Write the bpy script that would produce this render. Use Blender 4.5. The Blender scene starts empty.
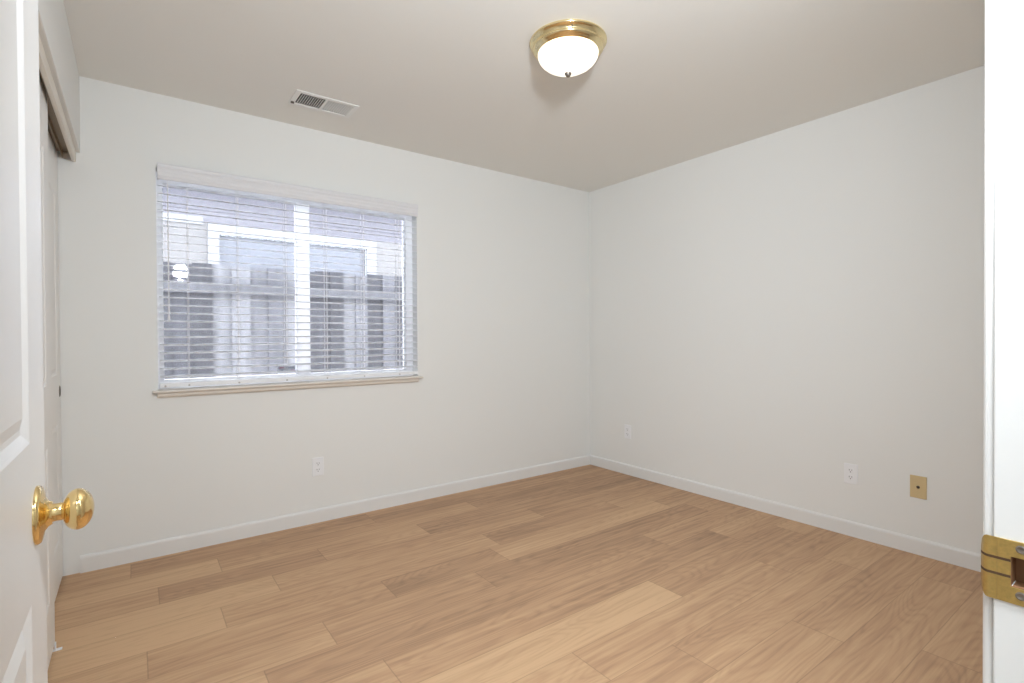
import bpy, bmesh, math, random
from mathutils import Vector, Matrix
random.seed(7)
PI = math.pi
SC = bpy.context.scene
COL = SC.collection

# ------------------------------------------------------------------ camera
cam_d = bpy.data.cameras.new('camera')
cam = bpy.data.objects.new('camera', cam_d)
COL.objects.link(cam)
cam_d.sensor_fit = 'HORIZONTAL'
cam_d.sensor_width = 36.0
cam_d.lens = 17.992
cam_d.clip_start = 0.01
R_ = Vector((0.8044, -0.59406, -0.00531))
U_ = Vector((0.00995, 0.00453, 0.99994))
F_ = Vector((0.594, 0.80441, -0.00956))
cam.matrix_world = Matrix(((R_.x, U_.x, -F_.x, 0.0), (R_.y, U_.y, -F_.y, 0.0),
                           (R_.z, U_.z, -F_.z, 1.1508), (0, 0, 0, 1)))
SC.camera = cam

# ------------------------------------------------------------------ world, lights, exposure
W = bpy.data.worlds.new('overcast_sky')
SC.world = W
W.use_nodes = True
bg = W.node_tree.nodes['Background']
bg.inputs['Color'].default_value = (0.86, 0.925, 1.0, 1)
bg.inputs['Strength'].default_value = 10.0


def area(name, loc, target, size, power, color, spread=180):
    d = bpy.data.lights.new(name, 'AREA')
    d.shape = 'DISK'
    d.size = size
    d.energy = power
    d.color = color
    d.spread = math.radians(spread)
    o = bpy.data.objects.new(name, d)
    COL.objects.link(o)
    o.location = loc
    o.rotation_euler = (Vector(target) - Vector(loc)).to_track_quat('-Z', 'Y').to_euler()
    return o


# the photographer's lamp, held above the camera in the doorway
area('photographer_lamp', (0.42, 0.078, 1.88), (2.55, 2.55, 1.35), 0.18, 43.0, (0.885, 0.945, 1.0), 168)
# unseen fill lamp added in the hall to brighten the door jamb
area('hall_fill_lamp', (-0.25, -0.55, 2.36), (0.1, -0.35, 0.0), 0.5, 19.0, (0.84, 0.93, 1.0))

# sun added high over the neighbour's roof to brighten yard, blind and ceiling
sd = bpy.data.lights.new('sun', 'SUN')
sd.energy = 22.0
sd.angle = math.radians(6)
sd.color = (0.97, 0.98, 1.0)
so = bpy.data.objects.new('sun', sd)
COL.objects.link(so)
so.location = (1, 8, 9)
so.rotation_euler = Vector((-0.10, -0.42, -0.90)).to_track_quat('-Z', 'Y').to_euler()

SC.view_settings.view_transform = 'Standard'
SC.view_settings.look = 'None'
SC.view_settings.exposure = 0.06
SC.view_settings.gamma = 1.0
SC.view_settings.use_curve_mapping = False
SC.cycles.max_bounces = 10
SC.cycles.diffuse_bounces = 6
SC.cycles.transparent_max_bounces = 16
SC.cycles.sample_clamp_indirect = 4.0
SC.cycles.use_denoising = True


# ------------------------------------------------------------------ materials
def srgb(r, g, b):
    f = lambda c: (c / 255 / 12.92) if c / 255 <= 0.04045 else ((c / 255 + 0.055) / 1.055) ** 2.4
    return (f(r), f(g), f(b), 1)


def new_mat(name):
    m = bpy.data.materials.new(name)
    m.use_nodes = True
    nt = m.node_tree
    return m, nt, nt.nodes['Principled BSDF'], nt.nodes['Material Output']


def N(nt, kind, **kw):
    n = nt.nodes.new(kind)
    for k, v in kw.items():
        if k in n.inputs:
            n.inputs[k].default_value = v
        else:
            setattr(n, k, v)
    return n


def L(nt, a, b):
    nt.links.new(a, b)


def mat(name, col, rough=0.5, metal=0.0, bump=0.0, scale=200.0, vary=0.0, spec=0.5):
    m, nt, b, out = new_mat(name)
    b.inputs['Base Color'].default_value = col
    b.inputs['Roughness'].default_value = rough
    b.inputs['Metallic'].default_value = metal
    b.inputs['Specular IOR Level'].default_value = spec
    co = N(nt, 'ShaderNodeTexCoord')
    nz = N(nt, 'ShaderNodeTexNoise', Scale=scale, Detail=3.0)
    L(nt, co.outputs['Object'], nz.inputs['Vector'])
    if bump:
        bp = N(nt, 'ShaderNodeBump', Strength=bump, Distance=0.002)
        L(nt, nz.outputs['Fac'], bp.inputs['Height'])
        L(nt, bp.outputs['Normal'], b.inputs['Normal'])
    if vary:
        mx = N(nt, 'ShaderNodeMix', data_type='RGBA')
        mx.inputs[6].default_value = tuple(c * (1 - vary) for c in col[:3]) + (1,)
        mx.inputs[7].default_value = tuple(min(1, c * (1 + vary)) for c in col[:3]) + (1,)
        L(nt, nz.outputs['Fac'], mx.inputs[0])
        L(nt, mx.outputs[2], b.inputs['Base Color'])
    return m


M = {}
M['wall'] = mat('wall_paint', (0.80, 0.805, 0.79, 1), 0.75, bump=0.10, scale=140, spec=0.25)
M['ceiling'] = mat('ceiling_paint', (0.835, 0.825, 0.79, 1), 0.85, bump=0.16, scale=110, spec=0.15)
M['trim'] = mat('trim_paint', (0.84, 0.84, 0.83, 1), 0.40, bump=0.02, scale=40)
M['baseboard'] = mat('baseboard_paint', (0.775, 0.775, 0.765, 1), 0.40, bump=0.02, scale=40)
M['door'] = mat('door_paint', (0.82, 0.82, 0.82, 1), 0.38, bump=0.02, scale=60)
M['closet_door'] = mat('closet_door_paint', (0.87, 0.865, 0.845, 1), 0.42, bump=0.02, scale=60)
M['cream'] = mat('cream_paint', (0.78, 0.735, 0.67, 1), 0.5, bump=0.03, scale=60)
M['fascia'] = mat('fascia_paint', (0.77, 0.73, 0.66, 1), 0.5, bump=0.03, scale=60)
M['track'] = mat('shaded_track_metal', (0.34, 0.26, 0.18, 1), 0.45, 0.3)  # brown puts the shade under the closet header into the colour
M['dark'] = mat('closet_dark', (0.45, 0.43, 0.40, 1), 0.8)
M['brass'] = mat('polished_brass', (0.87, 0.66, 0.32, 1), 0.13, 1.0)
M['pale_brass'] = mat('pale_brass', (0.86, 0.72, 0.42, 1), 0.17, 1.0)
M['old_brass'] = mat('worn_brass', (0.62, 0.44, 0.15, 1), 0.34, 0.85, bump=0.15, scale=300, vary=0.25)
M['dark_bronze'] = mat('dark_bronze', (0.12, 0.10, 0.085, 1), 0.4, 0.7)
M['nickel'] = mat('finial_metal', (0.30, 0.27, 0.24, 1), 0.35, 0.9)
M['steel'] = mat('steel', (0.55, 0.54, 0.52, 1), 0.35, 0.9)
M['plastic'] = mat('white_plastic', (0.84, 0.85, 0.87, 1), 0.35)
M['beige'] = mat('beige_plastic', (0.63, 0.49, 0.27, 1), 0.4)
M['black'] = mat('black_slot', (0.02, 0.02, 0.02, 1), 0.6)
M['blind'] = mat('blind_vinyl', (0.88, 0.885, 0.90, 1), 0.45)
M['valance'] = mat('valance_vinyl', (0.74, 0.74, 0.765, 1), 0.5)


def slat_mat(name, fac):
    m, nt, b, out = new_mat(name)
    b.inputs['Base Color'].default_value = (0.90, 0.905, 0.92, 1)
    b.inputs['Roughness'].default_value = 0.45
    tl = N(nt, 'ShaderNodeBsdfTranslucent')
    tl.inputs['Color'].default_value = (0.92, 0.93, 0.96, 1)
    mx = N(nt, 'ShaderNodeMixShader')
    mx.inputs[0].default_value = fac
    L(nt, b.outputs[0], mx.inputs[1])
    L(nt, tl.outputs[0], mx.inputs[2])
    L(nt, mx.outputs[0], out.inputs['Surface'])
    return m


M['vinyl'] = slat_mat('window_vinyl', 0.40)
M['sticker'] = slat_mat('sticker_paper', 0.86)
M['slat'] = slat_mat('slat_vinyl', 0.42)
M['cord'] = mat('cord', (0.86, 0.86, 0.88, 1), 0.8)
M['grey_dot'] = mat('grey_plug', (0.50, 0.48, 0.46, 1), 0.5)
M['vent'] = mat('vent_enamel', (0.83, 0.83, 0.81, 1), 0.45)
M['duct'] = mat('shaded_duct_metal', (0.035, 0.033, 0.03, 1), 0.7)  # near-black: the shade inside the vent is put into this colour
M['brown'] = mat('dark_brown', (0.09, 0.045, 0.02, 1), 0.6)
M['mortise'] = mat('mortise_wood', (0.30, 0.15, 0.07, 1), 0.7, vary=0.3, scale=60)
M['red_ink'] = mat('red_ink', (0.45, 0.10, 0.16, 1), 0.6)
M['blue_ink'] = mat('blue_ink', (0.30, 0.32, 0.42, 1), 0.6)
M['pink_ink'] = mat('pink_ink', (0.78, 0.42, 0.62, 1), 0.6)
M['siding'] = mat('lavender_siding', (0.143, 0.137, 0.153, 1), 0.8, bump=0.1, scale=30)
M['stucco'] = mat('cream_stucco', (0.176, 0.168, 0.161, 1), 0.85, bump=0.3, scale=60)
M['ground'] = mat('pale_concrete', (0.60, 0.59, 0.57, 1), 0.95, bump=0.3, scale=40, vary=0.1)
M['house_glass'] = mat('dull_window_glass', (0.118, 0.124, 0.141, 1), 0.35)


def glass_mat():
    m, nt, b, out = new_mat('clear_glass')
    nt.nodes.remove(b)
    tr = N(nt, 'ShaderNodeBsdfTransparent')
    tr.inputs['Color'].default_value = (0.97, 0.975, 1.0, 1)
    gl = N(nt, 'ShaderNodeBsdfGlossy', Roughness=0.02)
    df = N(nt, 'ShaderNodeBsdfDiffuse')
    df.inputs['Color'].default_value = (0.85, 0.85, 0.95, 1)
    fr = N(nt, 'ShaderNodeFresnel', IOR=1.45)
    mx = N(nt, 'ShaderNodeMixShader')
    L(nt, fr.outputs[0], mx.inputs[0])
    L(nt, tr.outputs[0], mx.inputs[1])
    L(nt, gl.outputs[0], mx.inputs[2])
    # mottled pale film mixed into the glass as a painted glare haze
    co = N(nt, 'ShaderNodeTexCoord')
    nz = N(nt, 'ShaderNodeTexNoise', Scale=9.0, Detail=4.0)
    L(nt, co.outputs['Object'], nz.inputs['Vector'])
    mr = N(nt, 'ShaderNodeMapRange')
    mr.inputs[1].default_value = 0.3
    mr.inputs[2].default_value = 0.75
    mr.inputs[3].default_value = 0.04
    mr.inputs[4].default_value = 0.12
    L(nt, nz.outputs['Fac'], mr.inputs[0])
    mx2 = N(nt, 'ShaderNodeMixShader')
    L(nt, mr.outputs[0], mx2.inputs[0])
    L(nt, mx.outputs[0], mx2.inputs[1])
    L(nt, df.outputs[0], mx2.inputs[2])
    L(nt, mx2.outputs[0], out.inputs['Surface'])
    return m


M['glass'] = glass_mat()


def lamp_mat():
    m, nt, b, out = new_mat('lit_opal_glass')
    b.inputs['Base Color'].default_value = (0.9, 0.88, 0.84, 1)
    b.inputs['Roughness'].default_value = 0.25
    b.inputs['Emission Color'].default_value = (1.0, 0.93, 0.80, 1)
    b.inputs['Emission Strength'].default_value = 1.0
    return m


M['lamp'] = lamp_mat()


def floor_mat():
    m, nt, b, out = new_mat('oak_planks')
    uv = N(nt, 'ShaderNodeUVMap', uv_map='plank')
    tone = N(nt, 'ShaderNodeAttribute', attribute_name='tone')
    seed = N(nt, 'ShaderNodeAttribute', attribute_name='seed')
    ex = N(nt, 'ShaderNodeSeparateXYZ')
    L(nt, uv.outputs[0], ex.inputs[0])

    def math_(op, a, bb=None):
        n = N(nt, 'ShaderNodeMath', operation=op)
        for i, v in enumerate((a, bb)):
            if v is None:
                continue
            if isinstance(v, (int, float)):
                n.inputs[i].default_value = v
            else:
                L(nt, v, n.inputs[i])
        return n.outputs[0]

    def vec(su, sv):
        c = N(nt, 'ShaderNodeCombineXYZ')
        L(nt, math_('MULTIPLY', ex.outputs[0], su), c.inputs[0])
        L(nt, math_('MULTIPLY', ex.outputs[1], sv), c.inputs[1])
        L(nt, math_('MULTIPLY', seed.outputs['Fac'], 37.0), c.inputs[2])
        return c.outputs[0]

    # cathedral figure: contour lines of a stretched smooth noise
    n1 = N(nt, 'ShaderNodeTexNoise', Scale=1.0, Detail=1.5, Roughness=0.45)
    L(nt, vec(1.15, 6.5), n1.inputs['Vector'])
    n2 = N(nt, 'ShaderNodeTexNoise', Scale=1.0, Detail=4.0, Roughness=0.6)
    L(nt, vec(6.0, 130.0), n2.inputs['Vector'])
    n3 = N(nt, 'ShaderNodeTexNoise', Scale=1.0, Detail=3.0, Roughness=0.5)
    L(nt, vec(0.9, 4.0), n3.inputs['Vector'])
    n4 = N(nt, 'ShaderNodeTexNoise', Scale=1.0, Detail=3.0, Roughness=0.55)
    L(nt, vec(1.3, 52.0), n4.inputs['Vector'])
    rings = math_('SINE', math_('ADD', math_('MULTIPLY', n1.outputs['Fac'], 130.0),
                               math_('MULTIPLY', n2.outputs['Fac'], 1.6)))
    rings = math_('MULTIPLY', math_('ADD', rings, 1.0), 0.5)
    rings = math_('POWER', rings, 2.2)
    grain = math_('ADD', math_('MULTIPLY', rings, 0.26), math_('MULTIPLY', n2.outputs['Fac'], 0.75))
    # fac darkens along the figure, tone shifts the whole plank
    fac = math_('ADD', math_('MULTIPLY', math_('SUBTRACT', grain, 0.50), 0.55),
                math_('MULTIPLY', math_('SUBTRACT', n3.outputs['Fac'], 0.5), 0.85))
    fac = math_('ADD', fac, math_('MULTIPLY', math_('SUBTRACT', n4.outputs['Fac'], 0.5), 1.05))
    fac = math_('ADD', fac, tone.outputs['Fac'])
    cr = N(nt, 'ShaderNodeValToRGB')
    e = cr.color_ramp.elements
    e[0].position = 0.0
    e[0].color = (0.635, 0.420, 0.245, 1)
    e[1].position = 1.0
    e[1].color = (0.300, 0.183, 0.110, 1)
    mid = e.new(0.5)
    mid.color = (0.500, 0.308, 0.180, 1)
    L(nt, fac, cr.inputs[0])
    # seams between the boards (edge distances ride in a second map, in metres)
    ed = N(nt, 'ShaderNodeUVMap', uv_map='edge')
    ee = N(nt, 'ShaderNodeSeparateXYZ')
    L(nt, ed.outputs[0], ee.inputs[0])
    wd = N(nt, 'ShaderNodeAttribute', attribute_name='plen')
    d1 = math_('MINIMUM', ee.outputs[1], math_('SUBTRACT', 0.1885, ee.outputs[1]))
    d2 = math_('MINIMUM', ee.outputs[0], math_('SUBTRACT', wd.outputs['Fac'], ee.outputs[0]))
    dm = math_('MINIMUM', d1, math_('MULTIPLY', d2, 0.7))
    sm = N(nt, 'ShaderNodeMapRange')
    sm.inputs[1].default_value = 0.0006
    sm.inputs[2].default_value = 0.0019
    sm.inputs[3].default_value = 0.34
    sm.inputs[4].default_value = 0.0
    L(nt, dm, sm.inputs[0])
    mx = N(nt, 'ShaderNodeMix', data_type='RGBA')
    L(nt, sm.outputs[0], mx.inputs[0])
    L(nt, cr.outputs[0], mx.inputs[6])
    mx.inputs[7].default_value = (0.12, 0.07, 0.04, 1)
    L(nt, mx.outputs[2], b.inputs['Base Color'])
    b.inputs['Roughness'].default_value = 0.52
    b.inputs['Specular IOR Level'].default_value = 0.35
    bp = N(nt, 'ShaderNodeBump', Strength=0.12, Distance=0.001)
    L(nt, n2.outputs['Fac'], bp.inputs['Height'])
    L(nt, bp.outputs['Normal'], b.inputs['Normal'])
    return m


M['floor'] = floor_mat()


def fence_mat():
    m, nt, b, out = new_mat('weathered_fence_wood')
    oi = N(nt, 'ShaderNodeObjectInfo')
    co = N(nt, 'ShaderNodeTexCoord')
    mp = N(nt, 'ShaderNodeMapping')
    mp.inputs['Scale'].default_value = (16, 16, 1.6)
    L(nt, co.outputs['Object'], mp.inputs[0])
    nz = N(nt, 'ShaderNodeTexNoise', Scale=1.5, Detail=5.0, Roughness=0.6)
    L(nt, mp.outputs[0], nz.inputs['Vector'])
    mr = N(nt, 'ShaderNodeMapRange')
    mr.inputs[1].default_value = 0.3
    mr.inputs[2].default_value = 0.7
    mr.inputs[3].default_value = 0.72
    mr.inputs[4].default_value = 1.30
    L(nt, nz.outputs['Fac'], mr.inputs[0])
    vm = N(nt, 'ShaderNodeVectorMath', operation='SCALE')
    L(nt, oi.outputs['Color'], vm.inputs[0])
    L(nt, mr.outputs[0], vm.inputs[3])
    L(nt, vm.outputs[0], b.inputs['Base Color'])
    b.inputs['Roughness'].default_value = 0.9
    return m


M['fence'] = fence_mat()


# ------------------------------------------------------------------ mesh helpers
class MB:
    """collects geometry in world coordinates; build() links it as ONE mesh object"""

    def __init__(self):
        self.v, self.f = [], []

    def add(self, vs, fs):
        k = len(self.v)
        self.v += [tuple(p) for p in vs]
        self.f += [tuple(i + k for i in f) for f in fs]
        return self

    def box(self, x0, x1, y0, y1, z0, z1):
        vs = [(x, y, z) for z in (z0, z1) for y in (y0, y1) for x in (x0, x1)]
        return self.add(vs, [(0, 2, 3, 1), (4, 5, 7, 6), (0, 1, 5, 4), (2, 6, 7, 3), (0, 4, 6, 2), (1, 3, 7, 5)])

    def lathe(self, prof, c, axis='z', n=32, sgn=1):
        vs, fs = [], []
        for r, h in prof:
            for i in range(n):
                a = 2 * PI * i / n
                p, q, s = r * math.cos(a), r * math.sin(a), h * sgn
                o = {'z': (p, q, s), 'x': (s, p, q), 'y': (p, s, q)}[axis]
                vs.append((c[0] + o[0], c[1] + o[1], c[2] + o[2]))
        m = len(prof)
        for j in range(m - 1):
            for i in range(n):
                a, b = j * n + i, j * n + (i + 1) % n
                fs.append((a, b, b + n, a + n))
        fs.append(tuple(range(n - 1, -1, -1)))
        fs.append(tuple(range((m - 1) * n, m * n)))
        return self.add(vs, fs)

    def prism(self, pts, axis, a0, a1):
        """pts: closed 2-D outline, extruded along axis"""
        def P(p, a):
            return {'x': (a, p[0], p[1]), 'y': (p[0], a, p[1]), 'z': (p[0], p[1], a)}[axis]
        n = len(pts)
        vs = [P(p, a0) for p in pts] + [P(p, a1) for p in pts]
        fs = [tuple(range(n))[::-1], tuple(range(n, 2 * n))]
        fs += [(i, (i + 1) % n, n + (i + 1) % n, n + i) for i in range(n)]
        return self.add(vs, fs)

    def cells(self, us, vs_, holes, axis, a0, a1):
        """a slab across axis made of a grid of cells, with the listed (i, j) cells left open"""
        def P(u, v, a):
            return {'x': (a, u, v), 'y': (u, a, v), 'z': (u, v, a)}[axis]
        nu, nv = len(us) - 1, len(vs_) - 1
        idx, V, Fc = {}, [], []

        def vid(i, j, k):
            key = (i, j, k)
            if key not in idx:
                idx[key] = len(V)
                V.append(P(us[i], vs_[j], (a0, a1)[k]))
            return idx[key]
        solid = lambda i, j: 0 <= i < nu and 0 <= j < nv and (i, j) not in holes
        for i in range(nu):
            for j in range(nv):
                if not solid(i, j):
                    continue
                for k in (0, 1):
                    Fc.append((vid(i, j, k), vid(i + 1, j, k), vid(i + 1, j + 1, k), vid(i, j + 1, k)))
                for (di, dj, e) in ((-1, 0, ((i, j), (i, j + 1))), (1, 0, ((i + 1, j), (i + 1, j + 1))),
                                    (0, -1, ((i, j), (i + 1, j))), (0, 1, ((i, j + 1), (i + 1, j + 1)))):
                    if not solid(i + di, j + dj):
                        (p, q) = e
                        Fc.append((vid(*p, 0), vid(*q, 0), vid(*q, 1), vid(*p, 1)))
        return self.add(V, Fc)

    def build(self, name, material, parent=None, smooth=False, bevel=0.0, seg=2):
        vs = [Vector(p) for p in self.v]
        if parent is not None:
            base = wpos(parent)
        else:
            lo = [min(p[i] for p in vs) for i in range(3)]
            hi = [max(p[i] for p in vs) for i in range(3)]
            base = Vector(((lo[0] + hi[0]) / 2, (lo[1] + hi[1]) / 2, lo[2]))
        me = bpy.data.meshes.new(name)
        me.from_pydata([p - base for p in vs], [], self.f)
        bm = bmesh.new()
        bm.from_mesh(me)
        bmesh.ops.recalc_face_normals(bm, faces=bm.faces)
        bm.to_mesh(me)
        bm.free()
        me.materials.append(material)
        if smooth:
            me.shade_smooth()
            me.set_sharp_from_angle(angle=math.radians(smooth if smooth is not True else 40))
        o = bpy.data.objects.new(name, me)
        COL.objects.link(o)
        if parent is not None:
            o.parent = parent
        else:
            o.location = base
        if bevel:
            md = o.modifiers.new('bevel', 'BEVEL')
            md.width = bevel
            md.segments = seg
            md.limit_method = 'ANGLE'
            md.angle_limit = math.radians(35)
        return o


def wpos(o):
    p = Vector((0, 0, 0))
    while o is not None:
        p += o.location
        o = o.parent
    return p


def tag(o, label, cat, group=None, kind=None):
    o['label'] = label
    o['category'] = cat
    if group:
        o['group'] = group
    if kind:
        o['kind'] = kind
    return o


def thing(name, loc, label, cat, group=None, kind=None):
    o = bpy.data.objects.new(name, None)
    o.empty_display_size = 0.05
    COL.objects.link(o)
    o.location = loc
    return tag(o, label, cat, group, kind)


def copy_tree(o, parent=None):
    c = o.copy()
    COL.objects.link(c)
    if parent is not None:
        c.parent = parent
    for ch in list(o.children):
        copy_tree(ch, c)
    return c


def S(o, label, cat):
    return tag(o, label, cat, kind='structure')


# ------------------------------------------------------------------ room dimensions (metres)
XR = 3.2936          # right wall
YB = 3.2846          # window wall
H = 2.44
XC = -0.203          # closet wall face
YF = 0.1105          # doorway wall, room side
CX = -0.95           # closet back
WX0, WX1, WZ0, WZ1 = 0.100, 1.600, 0.878, 2.050   # window opening

# floor: boards run along x
def build_floor():
    pitch = 0.1885
    joints = {12: [(-0.024, .50), (1.2, .60)], 11: [(0.338, .22), (1.85, .50), (2.75, .68)], 10: [(0.078, .42), (0.79, .56), (1.383, .46), (2.6, .66)],
              9: [(0.526, .12), (2.10, .56)], 8: [(0.286, .12), (1.62, .44), (2.62, .60)],
              7: [(0.027, .30), (0.925, .48), (1.543, .66), (2.9, .30)], 6: [(0.602, .36), (1.33, .48), (3.02, .74)],
              5: [(0.35, .22), (2.35, .62)], 4: [(0.704, .34), (2.72, .56)], 3: [(1.935, .20), (3.1, .52)],
              2: [(1.27, .36), (2.55, .40)], 1: [(1.60, .40), (2.85, .42)], 0: [(2.125, .28), (3.4, .46)],
              -1: [(1.2, .4), (3.005, .36)], -2: [(2.3, .5)], -3: [(1.0, .42), (2.7, .36)]}
    me = bpy.data.meshes.new('floor')
    bm = bmesh.new()
    uv = bm.loops.layers.uv.new('plank')
    ed = bm.loops.layers.uv.new('edge')
    tn = bm.faces.layers.float.new('tone')
    sd = bm.faces.layers.float.new('seed')
    pl = bm.faces.layers.float.new('plen')
    last = {12: .60, 11: .62, 10: .66, 9: .66, 8: .48, 7: .46, 6: .40, 5: .44, 4: .46, 3: .40, 2: .48, 1: .40, 0: .48, -1: .55, -2: .4, -3: .5}
    y_lo, y_hi, x_lo, x_hi = -1.30, YB + 0.02, CX - 0.02, XR + 0.02
    rng = random.Random(3)
    for k in range(-12, 14):
        ya, yb = 0.797 + pitch * k, 0.797 + pitch * (k + 1)
        js = joints.get(k)
        if js is None:
            js, x = [], -0.7 + rng.random()
            while x < x_hi:
                js.append((x, rng.uniform(.3, .6)))
                x += rng.uniform(1.0, 1.9)
        cuts = [x_lo - 0.4] + [j[0] for j in js] + [x_hi + 0.5]
        tones = [j[1] for j in js] + [last.get(k, .45)]
        for i in range(len(cuts) - 1):
            xa, xb = cuts[i], cuts[i + 1]
            ca, cb = max(xa, x_lo), min(xb, x_hi)
            da, db = max(ya, y_lo), min(yb, y_hi)
            if cb <= ca or db <= da:
                continue
            vs = [bm.verts.new(p) for p in ((ca, da, 0), (cb, da, 0), (cb, db, 0), (ca, db, 0))]
            f = bm.faces.new(vs)
            f[tn], f[sd], f[pl] = tones[i], rng.random(), xb - xa
            ou, ov = rng.random() * 9, rng.random() * 9
            for lp in f.loops:
                c = lp.vert.co
                lp[uv].uv = (c.x - xa + ou, c.y - ya + ov)
                lp[ed].uv = (c.x - xa, c.y - ya)
    bmesh.ops.recalc_face_normals(bm, faces=bm.faces)
    for f in bm.faces:
        if f.normal.z < 0:
            f.normal_flip()
    bm.to_mesh(me)
    bm.free()
    me.materials.append(M['floor'])
    o = bpy.data.objects.new('floor', me)
    COL.objects.link(o)
    return o


S(build_floor(), 'light oak plank floor running parallel to the window wall', 'floor')

# ceiling with the opening for the air register
VX0, VX1, VY0, VY1 = 0.715, 0.995, 2.825, 2.965
S(MB().cells([CX - .1, VX0, VX1, XR + .12], [-1.3, VY0, VY1, YB + .14], {(1, 1)}, 'z', H, H + 0.10)
  .build('ceiling', M['ceiling']), 'plain off-white ceiling over the whole empty room', 'ceiling')

# walls
S(MB().cells([CX - .1, WX0, WX1, XR + .12], [-0.1, WZ0, WZ1, H], {(1, 1)}, 'y', YB, YB + 0.14)
  .build('wall_back', M['wall']), 'off-white wall with the window in it', 'wall')
S(MB().box(XR, XR + .12, -1.3, YB, -0.1, H).build('wall_right', M['wall']),
  'long blank off-white wall right of the far corner', 'wall')
# closet side: solid wall near the door, header over the sliding doors
CY = 1.72
S(MB().cells([YF, CY, YB], [0.0, 2.063, H], {(1, 0)}, 'x', XC - 0.12, XC)
  .build('wall_left', M['wall'], bevel=0.004), 'off-white wall with closet header at the far left', 'wall')
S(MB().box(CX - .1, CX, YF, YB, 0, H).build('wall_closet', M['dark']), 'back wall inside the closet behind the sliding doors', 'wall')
# doorway wall (the camera stands in its doorway)
JX0, JX1 = -0.158, 0.610
S(MB().cells([CX - .1, JX0 - 0.018, JX1 + 0.018, XR], [0.0, 2.058, H], {(1, 0)}, 'y', 0.0, YF)
  .build('wall_front', M['wall']), 'wall with the doorway the photo is taken from', 'wall')
# hall behind the camera
S(MB().box(CX - .1, XR, -1.30, -1.20, 0, H).build('wall_hall', M['wall']), 'hall wall behind the camera', 'wall')
S(MB().box(CX - .1, CX, -1.20, 0, 0, H).build('wall_hall_left', M['wall']), 'end wall of the hall behind the camera', 'wall')


# baseboards with an eased top edge
def base_prof(s):
    return [(0, 0), (s * 0.012, 0), (s * 0.012, 0.070), (s * 0.0105, 0.077), (s * 0.006, 0.0825), (s * 0.003, 0.084), (0, 0.084)]


S(MB().prism([(YB + p, z) for p, z in base_prof(-1)], 'x', -0.224, XR)
  .build('baseboard_back', M['baseboard']), 'white baseboard under the window', 'baseboard')
S(MB().prism([(XR + p, z) for p, z in base_prof(-1)], 'y', YF, YB - 0.012)
  .build('baseboard_right', M['baseboard']), 'white baseboard along the blank right wall', 'baseboard')

# door frame round the doorway: strike-side jamb with a mortise, casing on the room side
SZ = 0.946           # strike plate centre
jm = MB()
jm.cells([0.0, 0.086, 0.099, YF], [0, SZ - 0.014, SZ + 0.012, 2.04], {(1, 1)}, 'x', JX1, JX1 + 0.018)
jm.box(JX0 - 0.018, JX0, 0.0, YF, 0, 2.04)
jm.box(JX0 - 0.018, JX1 + 0.018, 0.0, YF, 2.04, 2.058)
jm.box(JX1 - 0.010, JX1, 0.040, 0.0745, 0, 2.03)
jm.box(JX0, JX0 + 0.010, 0.040, 0.0745, 0, 2.03)
jm.box(JX0, JX1, 0.040, 0.0745, 2.03, 2.04)
S(jm.build('trim_1', M['trim'], bevel=0.0012), 'white door jamb at the right edge with the brass plate', 'door jamb')
cs = MB()
cs.box(JX1 + 0.005, JX1 + 0.062, YF, YF + 0.0085, 0, 2.098)
cs.box(JX0 - 0.040, JX0 - 0.005, YF, YF + 0.0085, 0, 2.098)
cs.box(JX0 - 0.005, JX1 + 0.005, YF, YF + 0.0085, 2.045, 2.098)
S(cs.build('trim_2', M['trim'], bevel=0.004, seg=3), 'white door casing edge beside the jamb on the right', 'door casing')

# closet head: fascia board and the two-channel sliding track
S(MB().prism([(-0.236, 2.063), (-0.236, 2.018), (-0.230, 2.014), (-0.221, 2.016), (-0.219, 2.022), (-0.219, 2.063)], 'y', CY, YB)
  .build('trim_3', M['fascia'], bevel=0.001), 'cream fascia strip under the closet header', 'trim')
tk = MB()
tk.box(-0.323, -0.237, CY, YB, 2.056, 2.063)
for xx in (-0.2385, -0.2690, -0.3215):
    tk.box(xx - 0.0012, xx + 0.0012, CY, YB, 2.026, 2.056)
S(tk.build('trim_4', M['track']), 'metal sliding door track inside the closet header, coloured brown as if shaded', 'door track')


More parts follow.
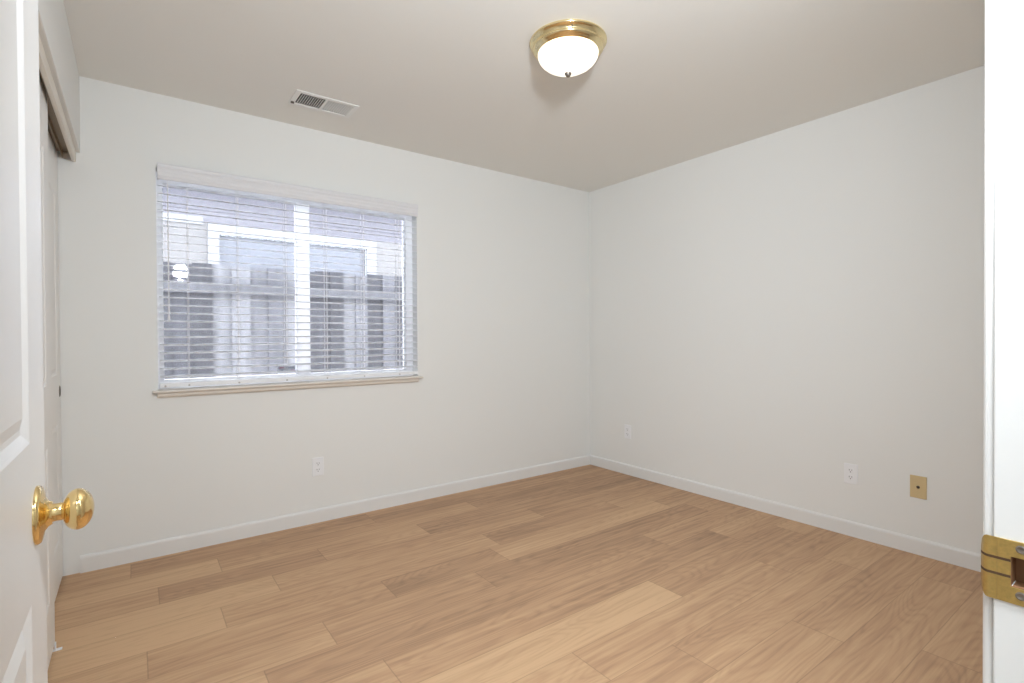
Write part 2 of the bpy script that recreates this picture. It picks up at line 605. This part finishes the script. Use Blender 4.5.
# ------------------------------------------------------------------ panelled doors
def panel_leaf(mb, x_face, x_back, y0, y1, z0, z1, ys, zs, depth=0.0055, slope=0.008, flat=0.006, rise=0.014, field=0.0012):
    """a leaf in the y-z plane, moulded panels sunk in both faces"""
    def ring(y0, y1, z0, z1, x):
        return [(x, y0, z0), (x, y1, z0), (x, y1, z1), (x, y0, z1)]
    for xf, s in ((x_face, -1), (x_back, 1)):
        Y = [y0] + [v for p in ys for v in p] + [y1]
        Z = [z0] + [v for p in zs for v in p] + [z1]
        for i in range(len(Y) - 1):
            for j in range(len(Z) - 1):
                if i % 2 == 1 and j % 2 == 1:
                    a, b, c, d = Y[i], Y[i + 1], Z[j], Z[j + 1]
                    rings, ins = [ring(a, b, c, d, xf)], 0
                    for wdt, dep in ((0.003, 0.0012), (slope, depth), (flat, depth), (rise, field)):
                        ins += wdt
                        rings.append(ring(a + ins, b - ins, c + ins, d - ins, xf + s * dep))
                    V = [p for r in rings for p in r]
                    Fc = []
                    for k in range(len(rings) - 1):
                        for q in range(4):
                            Fc.append((k * 4 + q, k * 4 + (q + 1) % 4, k * 4 + 4 + (q + 1) % 4, k * 4 + 4 + q))
                    e = (len(rings) - 1) * 4
                    Fc.append((e, e + 1, e + 2, e + 3))
                    mb.add(V, Fc)
                else:
                    mb.add(ring(Y[i], Y[i + 1], Z[j], Z[j + 1], xf), [(0, 1, 2, 3)])
    # edges
    a, b = x_face, x_back
    for (p, q, r, t) in (((a, y0, z0), (b, y0, z0), (b, y0, z1), (a, y0, z1)), ((a, y1, z0), (b, y1, z0), (b, y1, z1), (a, y1, z1)),
                         ((a, y0, z0), (b, y0, z0), (b, y1, z0), (a, y1, z0)), ((a, y0, z1), (b, y0, z1), (b, y1, z1), (a, y1, z1))):
        mb.add([p, q, r, t], [(0, 1, 2, 3)])
    # weld so that normals come out consistent
    bm = bmesh.new()
    vs = [bm.verts.new(v) for v in mb.v]
    for f in mb.f:
        bm.faces.new([vs[i] for i in f])
    bmesh.ops.remove_doubles(bm, verts=bm.verts, dist=1e-5)
    bm.verts.index_update()
    mb.v = [tuple(v.co) for v in bm.verts]
    mb.f = [tuple(v.index for v in f.verts) for f in bm.faces]
    bm.free()
    return mb


# the entry door, open square to its wall at the left edge of the view
DX, DY0, DY1 = -0.0905, 0.120, 0.852
door = S(thing('door_1', (DX - 0.0175, 0.12, 0), '', ''), 'white panelled door with a brass knob, open at the left edge', 'door')
panel_leaf(MB(), DX, DX - 0.035, DY0, DY1, 0.012, 2.03, [(0.230, 0.430), (0.540, 0.742)],
           [(0.235, 0.868), (1.040, 1.640), (1.745, 1.925)]).build('leaf', M['door'], door, bevel=0.0010)
KY, KZ = 0.7815, 0.9525
for s, xf in ((1, DX), (-1, DX - 0.035)):
    c = (xf, KY, KZ)
    rose = MB().lathe([(0.0325, 0.0), (0.0325, 0.002), (0.0310, 0.0045), (0.027, 0.006), (0.019, 0.0075), (0.0145, 0.0105), (0.0125, 0.014)],
                      c, 'x', 48, s).build('rose', M['brass'], door, smooth=50)
    ball = []
    for i in range(15):
        t = -1.15 + (PI / 2 + 1.15) * i / 14
        ball.append((max(0.0008, 0.0235 * math.cos(t)), 0.0360 + 0.0148 * math.sin(t)))
    MB().lathe([(0.0105, 0.012), (0.0098, 0.017), (0.0100, 0.022)] + ball, c, 'x', 48, s).build('knob', M['brass'], door, smooth=60)
MB().box(DX - 0.030, DX - 0.005, DY1 - 0.001, DY1 + 0.0012, KZ - 0.028, KZ + 0.028).build('latch_plate', M['brass'], door)

# closet sliding doors
CZ = [(0.205, 0.765), (0.985, 1.830)]
d2 = S(thing('door_2', (-0.265, 2.16, 0), '', ''), 'near white sliding closet door with sunk panels', 'closet door')
panel_leaf(MB(), -0.250, -0.280, 1.745, 2.560, 0.012, 2.046, [(1.865, 2.10), (2.19, 2.430)], CZ, depth=0.005).build('leaf', M['closet_door'], d2, bevel=0.001)
d3 = S(thing('door_3', (-0.303, 2.86, 0), '', ''), 'far white sliding closet door next to the window wall', 'closet door')
panel_leaf(MB(), -0.288, -0.318, 2.470, 3.279, 0.012, 2.046, [(2.590, 2.83), (2.92, 3.160)], CZ, depth=0.005).build('leaf', M['closet_door'], d3, bevel=0.001)
fp = MB().lathe([(0.027, 0.0), (0.027, 0.0014), (0.024, 0.0024), (0.022, 0.001), (0.020, 0.0005)], (-0.288, 3.243, 0.902), 'x', 32) \
    .build('finger_pull', M['dark_bronze'], d3, smooth=40)

gd = MB()
gd.box(-0.300, -0.226, 2.510, 2.526, 0.0, 0.004)
gd.box(-0.2475, -0.2430, 2.510, 2.526, 0.004, 0.030)
tag(gd.build('door_guide', M['plastic'], bevel=0.001), 'small white plastic guide on the floor at the closet door corner', 'door guide')

# ------------------------------------------------------------------ window
win = S(thing('window_1', (0.85, YB + 0.1, WZ0), '', ''), 'white sliding window behind the blind', 'window')
FY0, FY1 = YB + 0.072, YB + 0.132
MB().cells([WX0, 0.131, 1.549, WX1], [WZ0, 0.925, 1.990, WZ1], {(1, 1)}, 'y', FY0, FY1).build('window_frame', M['vinyl'], win, bevel=0.002)
MB().box(0.818, 0.898, FY0 + 0.006, FY1 - 0.008, 0.925, 1.990).build('meeting_stile', M['vinyl'], win, bevel=0.003)
pn = MB().box(0.131, 0.818, FY0 + 0.030, FY0 + 0.034, 0.925, 1.990).build('pane', M['glass'], win)
MB().box(0.898, 1.549, FY0 + 0.036, FY0 + 0.040, 0.925, 1.990).build('pane', M['glass'], win)
# sticker in the lower right corner of the left pane
stk = MB().box(0.708, 0.812, FY0 + 0.028, FY0 + 0.0296, 0.927, 0.976).build('sticker', M['sticker'], win)
stk['label'] = 'small white sticker with red lettering'
sy0, sy1 = FY0 + 0.0272, FY0 + 0.0280


def marks(x0, x1, z0, z1, m, n, nm):
    b = MB()
    rg = random.Random(int(x0 * 1e4))
    w = (x1 - x0) / n
    for i in range(n):                       # letter-like strokes, too small to read in the photo
        a = x0 + i * w
        b.box(a, a + w * 0.22, sy0, sy1, z0, z1)
        if rg.random() < 0.8:
            b.box(a + w * 0.22, a + w * 0.72, sy0, sy1, z1 - (z1 - z0) * 0.22, z1)
        if rg.random() < 0.6:
            b.box(a + w * 0.22, a + w * 0.72, sy0, sy1, z0, z0 + (z1 - z0) * 0.22)
        if rg.random() < 0.5:
            b.box(a + w * 0.52, a + w * 0.72, sy0, sy1, z0, z1)
    return b


inkb = marks(0.716, 0.748, 0.962, 0.970, 'red_ink', 6, '')
o = inkb.build('red_lettering', M['red_ink'], stk)
o = marks(0.752, 0.804, 0.962, 0.968, 'red_ink', 9, '').build('grey_lettering', M['blue_ink'], stk)
o = marks(0.716, 0.742, 0.938, 0.954, 'b', 3, '').build('blue_numerals', M['blue_ink'], stk)
o = MB().prism([(0.756, 0.936), (0.806, 0.936), (0.806, 0.950), (0.788, 0.952)], 'y', sy0, sy1).build('pink_emblem', M['pink_ink'], stk)

# stool and apron under the window
st = MB()
st.prism([(YB - 0.0005, 0.8785), (YB - 0.0005, 0.8655), (3.236, 0.8655), (3.2325, 0.868), (3.2315, 0.872), (3.2325, 0.8755), (3.236, 0.8785)], 'x', 0.076, 1.617)
st.box(WX0 + 0.0005, WX1 - 0.0005, YB - 0.0005, FY0, WZ0 + 0.0002, WZ0 + 0.0012)
sill = st.build('window_sill', M['cream'], win)
sill['label'] = 'cream painted sill'
ap = MB().prism([(YB - 0.0003, 0.8655), (YB - 0.0003, 0.838), (3.272, 0.838), (3.262, 0.841), (3.256, 0.848), (3.254, 0.857), (3.256, 0.8655)], 'x', 0.097, 1.596) \
    .build('sill_apron', M['cream'], win)

# ------------------------------------------------------------------ blind
bl = thing('window_blind', (0.85, 3.286, 0.885), 'white two inch slat blind with valance hanging in the window', 'blind')
BX0, BX1 = 0.108, 1.590
# valance: stepped crown profile with short returns
vp = [(3.250, 2.066), (3.2345, 2.066), (3.231, 2.060), (3.233, 2.049), (3.231, 2.044), (3.236, 2.031), (3.2345, 2.023),
      (3.238, 2.010), (3.2365, 2.002), (3.241, 1.990), (3.243, 1.984), (3.250, 1.984)]
va = MB().prism(vp, 'x', 0.106, 1.588)
va.box(0.106, 0.112, 3.250, YB - 0.0005, 1.990, 2.062)
va.box(1.582, 1.588, 3.250, YB - 0.0005, 1.990, 2.062)
va.build('valance', M['valance'], bl)
MB().box(BX0, BX1, 3.256, 3.312, 2.004, 2.046).build('headrail', M['blind'], bl, bevel=0.002)
# all slats are one surface pattern
sb = MB()
SY0, SY1, pitch = 3.262, 3.312, 0.0422
zs_ = [0.9475 + pitch * k for k in range(25)]
for z in zs_:
    n = 5
    top, bot = [], []
    for i in range(n + 1):
        t = i / n
        y = SY0 + (SY1 - SY0) * t
        c = 0.0014 * math.sin(PI * t) + 0.0075 * (t - 0.5)
        top.append((y, z + c + 0.0014))
        bot.append((y, z + c - 0.0014))
    sb.prism(top + bot[::-1], 'x', BX0, BX1)
sb.build('slats', M['slat'], bl)
MB().prism([(SY0 - 0.001, 0.896), (SY0 + 0.002, 0.892), (SY1 - 0.002, 0.892), (SY1, 0.896), (SY1, 0.910), (SY1 - 0.003, 0.913),
            (SY0 + 0.002, 0.913), (SY0 - 0.001, 0.910)], 'x', BX0, BX1).build('bottom_rail', M['blind'], bl)
for x in (0.238, 0.479, 0.734, 0.971, 1.209, 1.455):
    lc = MB()
    for y in (SY0 - 0.0022, SY1 + 0.0012):
        lc.box(x - 0.0016, x - 0.0002, y, y + 0.0012, 0.913, 2.004)
        lc.box(x + 0.0022, x + 0.0034, y, y + 0.0012, 0.913, 2.004)
    lc.build('ladder_cord', M['cord'], bl)
    MB().lathe([(0.0052, 0.0), (0.0052, 0.0015), (0.003, 0.0025)], (x, SY0 - 0.001, 0.898), 'y', 12, -1).build('cord_plug', M['grey_dot'], bl)
MB().lathe([(0.0052, 0.0), (0.0052, 0.0015), (0.003, 0.0025)], (0.131, SY0 - 0.001, 0.898), 'y', 12, -1).build('cord_plug', M['grey_dot'], bl)
wd_ = MB().lathe([(0.0028, 1.268), (0.0028, 1.990)], (0.150, 3.2535, 0), 'z', 10)
wd_.lathe([(0.0028, 1.242), (0.0046, 1.246), (0.0046, 1.268), (0.0028, 1.271)], (0.150, 3.2535, 0), 'z', 10)
wd_.build('tilt_wand', M['cord'], bl, smooth=40)

# ------------------------------------------------------------------ ceiling light
LX, LY = 1.544, 1.666
lt = thing('ceiling_light', (LX, LY, H), 'lit flush brass ceiling light with white glass bowl', 'ceiling light')
pan = [(0.166, 0.0), (0.1685, -0.003), (0.1685, -0.007), (0.166, -0.010), (0.161, -0.013), (0.156, -0.018), (0.152, -0.023), (0.1515, -0.026),
       (0.1545, -0.029), (0.155, -0.032), (0.152, -0.036), (0.146, -0.041), (0.1405, -0.045), (0.137, -0.049), (0.133, -0.051)]
MB().lathe(pan, (LX, LY, H), 'z', 72).build('pan', M['pale_brass'], lt, smooth=50)
bowl = [(0.1315, -0.046), (0.1325, -0.053), (0.1315, -0.062), (0.127, -0.073), (0.118, -0.085), (0.105, -0.0965), (0.088, -0.107), (0.068, -0.117),
        (0.046, -0.1255), (0.024, -0.132), (0.008, -0.135)]
MB().lathe(bowl, (LX, LY, H), 'z', 64).build('glass_bowl', M['lamp'], lt, smooth=60)
MB().lathe([(0.012, -0.1325), (0.0150, -0.1355), (0.0150, -0.1395), (0.0115, -0.143), (0.0105, -0.147), (0.0065, -0.151), (0.001, -0.1525)],
           (LX, LY, H), 'z', 24).build('finial', M['nickel'], lt, smooth=50)
MB().lathe([(0.0045, 0.0), (0.0045, 0.002), (0.002, 0.0035)], (LX - 0.1565 * 0.594, LY - 0.1565 * 0.804, H - 0.021), 'y', 12, -1) \
    .build('pan_screw', M['nickel'], lt)

# ------------------------------------------------------------------ ceiling air register
vt = thing('ceiling_vent', (0.855, 2.895, H), 'white louvred ceiling air vent above the window', 'vent')
OX0, OX1, OY0, OY1 = 0.690, 1.022, 2.800, 2.990
vf = MB().cells([OX0, VX0, 0.847, 0.861, VX1, OX1], [OY0, VY0, VY1, OY1], {(1, 1), (3, 1)}, 'z', H - 0.007, H - 0.0005)
vf.build('frame', M['vent'], vt, bevel=0.0025)
for (xa, xb, sg) in ((VX0, 0.847, 1), (0.861, VX1, -1)):
    lv = MB()
    n = 11
    for i in range(n):
        xc = xa + (xb - xa) * (i + 0.5) / n
        dx, dz, hw = (0.0036 if sg > 0 else -0.0062), 0.0085, (0.0019 if sg > 0 else 0.0008)
        lv.prism([(xc - dx - hw, H - 0.004), (xc - dx + hw, H - 0.004), (xc + dx + 0.0005, H - 0.004 + dz * 2), (xc + dx - 0.0005, H - 0.004 + dz * 2)],
                 'y', VY0, VY1)
    lv.build('louvre_bank', M['vent'], vt)
MB().cells([VX0, VX0 + 0.0015, VX1 - 0.0015, VX1], [VY0, VY0 + 0.0015, VY1 - 0.0015, VY1], {(1, 1)}, 'z', H, H + 0.10).build('duct', M['duct'], vt)
MB().box(VX0 - 0.002, VX1 + 0.002, VY0 - 0.002, VY1 + 0.002, H + 0.10, H + 0.104).build('damper', M['duct'], vt)
MB().box(OX0 + 0.006, OX0 + 0.022, 2.944, 2.952, H - 0.016, H - 0.006).build('damper_lever', M['dark_bronze'], vt)


# ------------------------------------------------------------------ outlets
def make_outlet():
    r = thing('wall_outlet', (0, 0, 0), 'white duplex outlet on the wall under the window', 'outlet', 'white duplex outlets low on the walls')
    MB().box(-0.035, 0.035, -0.0055, 0.0, -0.057, 0.057).build('cover_plate', M['plastic'], r, bevel=0.0025, seg=3)
    for zc in (0.0195, -0.0195):
        pts = [(0.0172 * math.cos(a), zc + max(-0.0138, min(0.0138, 0.0172 * math.sin(a)))) for a in [2 * PI * i / 32 for i in range(32)]]
        f = MB().prism(pts, 'y', -0.0075, -0.0050).build('receptacle', M['plastic'], r)
        for (a, hh) in ((-0.0065, 0.0045), (0.0065, 0.0038)):
            MB().box(a - 0.0011, a + 0.0011, -0.0079, -0.0070, zc + 0.003 - hh, zc + 0.003 + hh).build('slot', M['black'], f)
        MB().lathe([(0.0026, 0), (0.0026, 0.0009)], (0, -0.0070, zc - 0.008), 'y', 12, -1).build('ground_hole', M['black'], f)
    MB().lathe([(0.003, 0), (0.003, 0.0008), (0.0018, 0.0014)], (0, -0.0053, 0), 'y', 12, -1).build('screw', M['plastic'], r)
    return r


o1 = make_outlet()
o1.location = (0.914, YB, 0.347)
for (y, lab) in ((1.200, 'white duplex outlet left of the beige plate on the right wall'),
                 (2.844, 'white duplex outlet on the right wall nearest the far corner')):
    c = copy_tree(o1)
    c.location = (XR, y, 0.356)
    c.rotation_euler = (0, 0, -PI / 2)
    c['label'] = lab

cp = thing('cable_plate', (0, 0, 0), 'beige cable cover plate with one centre jack on the right wall', 'cover plate')
MB().box(-0.036, 0.036, -0.0055, 0.0, -0.0585, 0.0585).build('plate', M['beige'], cp, bevel=0.0025, seg=3)
MB().lathe([(0.0075, 0.0), (0.0075, 0.002), (0.0050, 0.0022), (0.0050, 0.008), (0.0036, 0.0082)], (0, -0.005, 0), 'y', 16, -1).build('jack', M['dark_bronze'], cp)
for zc in (0.042, -0.042):
    MB().lathe([(0.003, 0), (0.003, 0.0008), (0.0018, 0.0014)], (0, -0.0053, zc), 'y', 12, -1).build('screw', M['beige'], cp)
cp.location = (XR, 0.887, 0.353)
cp.rotation_euler = (0, 0, -PI / 2)

# ------------------------------------------------------------------ strike plate on the right jamb
sp = thing('strike_plate', (JX1, 0.10, SZ), 'worn brass strike plate on the right door jamb', 'strike plate')
pl_ = MB()
pl_.cells([0.0815, 0.086, 0.099, 0.108], [SZ - 0.0285, SZ - 0.014, SZ + 0.012, SZ + 0.0262], {(1, 1)}, 'x', JX1 - 0.0016, JX1 - 0.0001)
pl_.build('plate', M['old_brass'], sp, bevel=0.0004)
# the lip: runs past the jamb edge and curls away, corners rounded
arc = []
for i in range(13):
    t = i / 12
    y = 0.108 + 0.0118 * t
    x = JX1 - 0.0016 + 0.0075 * max(0.0, t - 0.45) ** 2 / 0.30
    arc.append((x, y))
lp_v, lp_f = [], []
for i, (x, y) in enumerate(arc):
    t = i / 12
    hh = -(0.0 if t < 0.52 else 0.0125 * (1 - math.sqrt(max(0, 1 - ((t - 0.52) / 0.48) ** 2))))
    for dz in (-1, 1):
        zz = SZ + dz * hh + (0.0262 if dz > 0 else -0.0285)
        lp_v += [(x, y, zz), (x + 0.0014, y, zz)]
for i in range(12):
    a, b = i * 4, i * 4 + 4
    lp_f += [(a, a + 2, b + 2, b), (a + 1, b + 1, b + 3, a + 3), (a, b, b + 1, a + 1), (a + 2, a + 3, b + 3, b + 2)]
lp_f += [(0, 1, 3, 2), (48, 50, 51, 49)]
MB().add(lp_v, lp_f).build('lip', M['old_brass'], sp, smooth=40)
for zc in (SZ + 0.0085, SZ - 0.0055):
    gv, gf = [], []
    pts = [(JX1 - 0.0016, 0.099), (JX1 - 0.0016, 0.104)] + arc
    for (x, y) in pts:
        gv += [(x - 0.0003, y, zc - 0.0011), (x - 0.0003, y, zc + 0.0011), (x + 0.0004, y, zc - 0.0011), (x + 0.0004, y, zc + 0.0011)]
    for i in range(len(pts) - 1):
        a, b = i * 4, i * 4 + 4
        gf += [(a, a + 1, b + 1, b), (a + 2, b + 2, b + 3, a + 3), (a, b, b + 2, a + 2), (a + 1, a + 3, b + 3, b + 1)]
    MB().add(gv, gf).build('groove', M['brown'], sp)  # grooves laid on as thin dark brown strips
for zc in (SZ + 0.0200, SZ - 0.0200):
    MB().lathe([(0.0036, 0.0), (0.0036, 0.0004), (0.0026, 0.0009), (0.0012, 0.0002)], (JX1 - 0.0016, 0.0925, zc), 'x', 20, -1).build('screw', M['nickel'], sp, smooth=40)
mc = MB().cells([0.0855, 0.0862, 0.0988, 0.0995], [SZ - 0.0145, SZ - 0.0138, SZ + 0.0118, SZ + 0.0125], {(1, 1)}, 'x', JX1 + 0.0002, JX1 + 0.0178)
mc.box(0.6262, 0.6278, 0.0855, 0.0995, SZ - 0.0145, SZ + 0.0125)
mc.build('mortise', M['mortise'], sp)

# ------------------------------------------------------------------ outside: ground, fence, neighbour's house
S(MB().box(-4, 7, YB + 0.14, 6.4, -0.25, -0.15).build('ground', M['ground']), 'side yard ground outside the window', 'ground')
fn = thing('fence', (1.1, 4.80, -0.15), 'weathered grey wooden board fence outside the window', 'fence')
tones = {'D': (0.038, 0.038, 0.042), 'd': (0.050, 0.050, 0.056), 'M': (0.077, 0.077, 0.084), 'm': (0.101, 0.101, 0.109), 'L': (0.133, 0.133, 0.140)}
seq = [(-0.04, 'd'), (0.10, 'D'), (0.24, 'd'), (0.38, 'D'), (0.52, 'L'), (0.66, 'L'), (0.80, 'm'), (0.94, 'M'), (1.08, 'L'), (1.215, 'D'),
       (1.34, 'd'), (1.465, 'D'), (1.59, 'L'), (1.705, 'm'), (1.82, 'D'), (1.975, 'M'), (2.10, 'd'), (2.25, 'M')]
rg = random.Random(5)
xs_ = [(x, t) for x, t in seq]
x = -0.04
left = []
while x > -1.4:
    x -= 0.14
    left.append((x, rg.choice('DdMm')))
x = 2.25
right = []
while x < 3.6:
    x += 0.14
    right.append((x, rg.choice('DdMm')))
allb = left[::-1] + xs_ + right
for i, (xb, t) in enumerate(allb[:-1]):
    w = allb[i + 1][0] - xb
    dy = 0.0 if i % 2 else 0.018
    b = MB().box(xb - 0.004, xb + w - 0.004 if i % 2 else xb + w + 0.004, 4.80 + dy, 4.817 + dy, -0.13, 1.755 + rg.uniform(-0.012, 0.008)).build('fence_board', M['fence'], fn)
    k = rg.uniform(0.92, 1.08)
    b.color = tuple(c * k for c in tones[t]) + (1,)
for (z0, z1) in ((1.515, 1.60), (0.20, 0.29)):
    b = MB().box(-1.4, 3.6, 4.762, 4.799, z0, z1).build('fence_rail', M['fence'], fn)
    b.color = (0.070, 0.070, 0.075, 1)

hs = thing('neighbour_house', (1.5, 6.35, -0.15), "neighbour's house with a white trimmed window above the fence", 'house')
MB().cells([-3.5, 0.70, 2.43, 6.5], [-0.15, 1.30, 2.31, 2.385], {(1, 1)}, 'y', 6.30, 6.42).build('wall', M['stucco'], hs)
sd_ = MB()
z = 2.385
while z < 2.80:
    sd_.prism([(6.315, z), (6.300, z), (6.312, z + 0.12), (6.42, z + 0.12), (6.42, z)], 'x', -3.5, 6.5)
    z += 0.12
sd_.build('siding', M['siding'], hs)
M['roof'] = mat('grey_shingles', (0.10, 0.10, 0.11, 1), 0.9, bump=0.4, scale=25, vary=0.3)
MB().prism([(5.92, 2.805), (5.92, 2.86), (7.0, 3.22), (7.0, 3.165), (6.42, 2.97), (6.42, 2.865), (5.99, 2.865), (5.99, 2.805)], 'x', -3.7, 6.7).build('roof', M['roof'], hs)
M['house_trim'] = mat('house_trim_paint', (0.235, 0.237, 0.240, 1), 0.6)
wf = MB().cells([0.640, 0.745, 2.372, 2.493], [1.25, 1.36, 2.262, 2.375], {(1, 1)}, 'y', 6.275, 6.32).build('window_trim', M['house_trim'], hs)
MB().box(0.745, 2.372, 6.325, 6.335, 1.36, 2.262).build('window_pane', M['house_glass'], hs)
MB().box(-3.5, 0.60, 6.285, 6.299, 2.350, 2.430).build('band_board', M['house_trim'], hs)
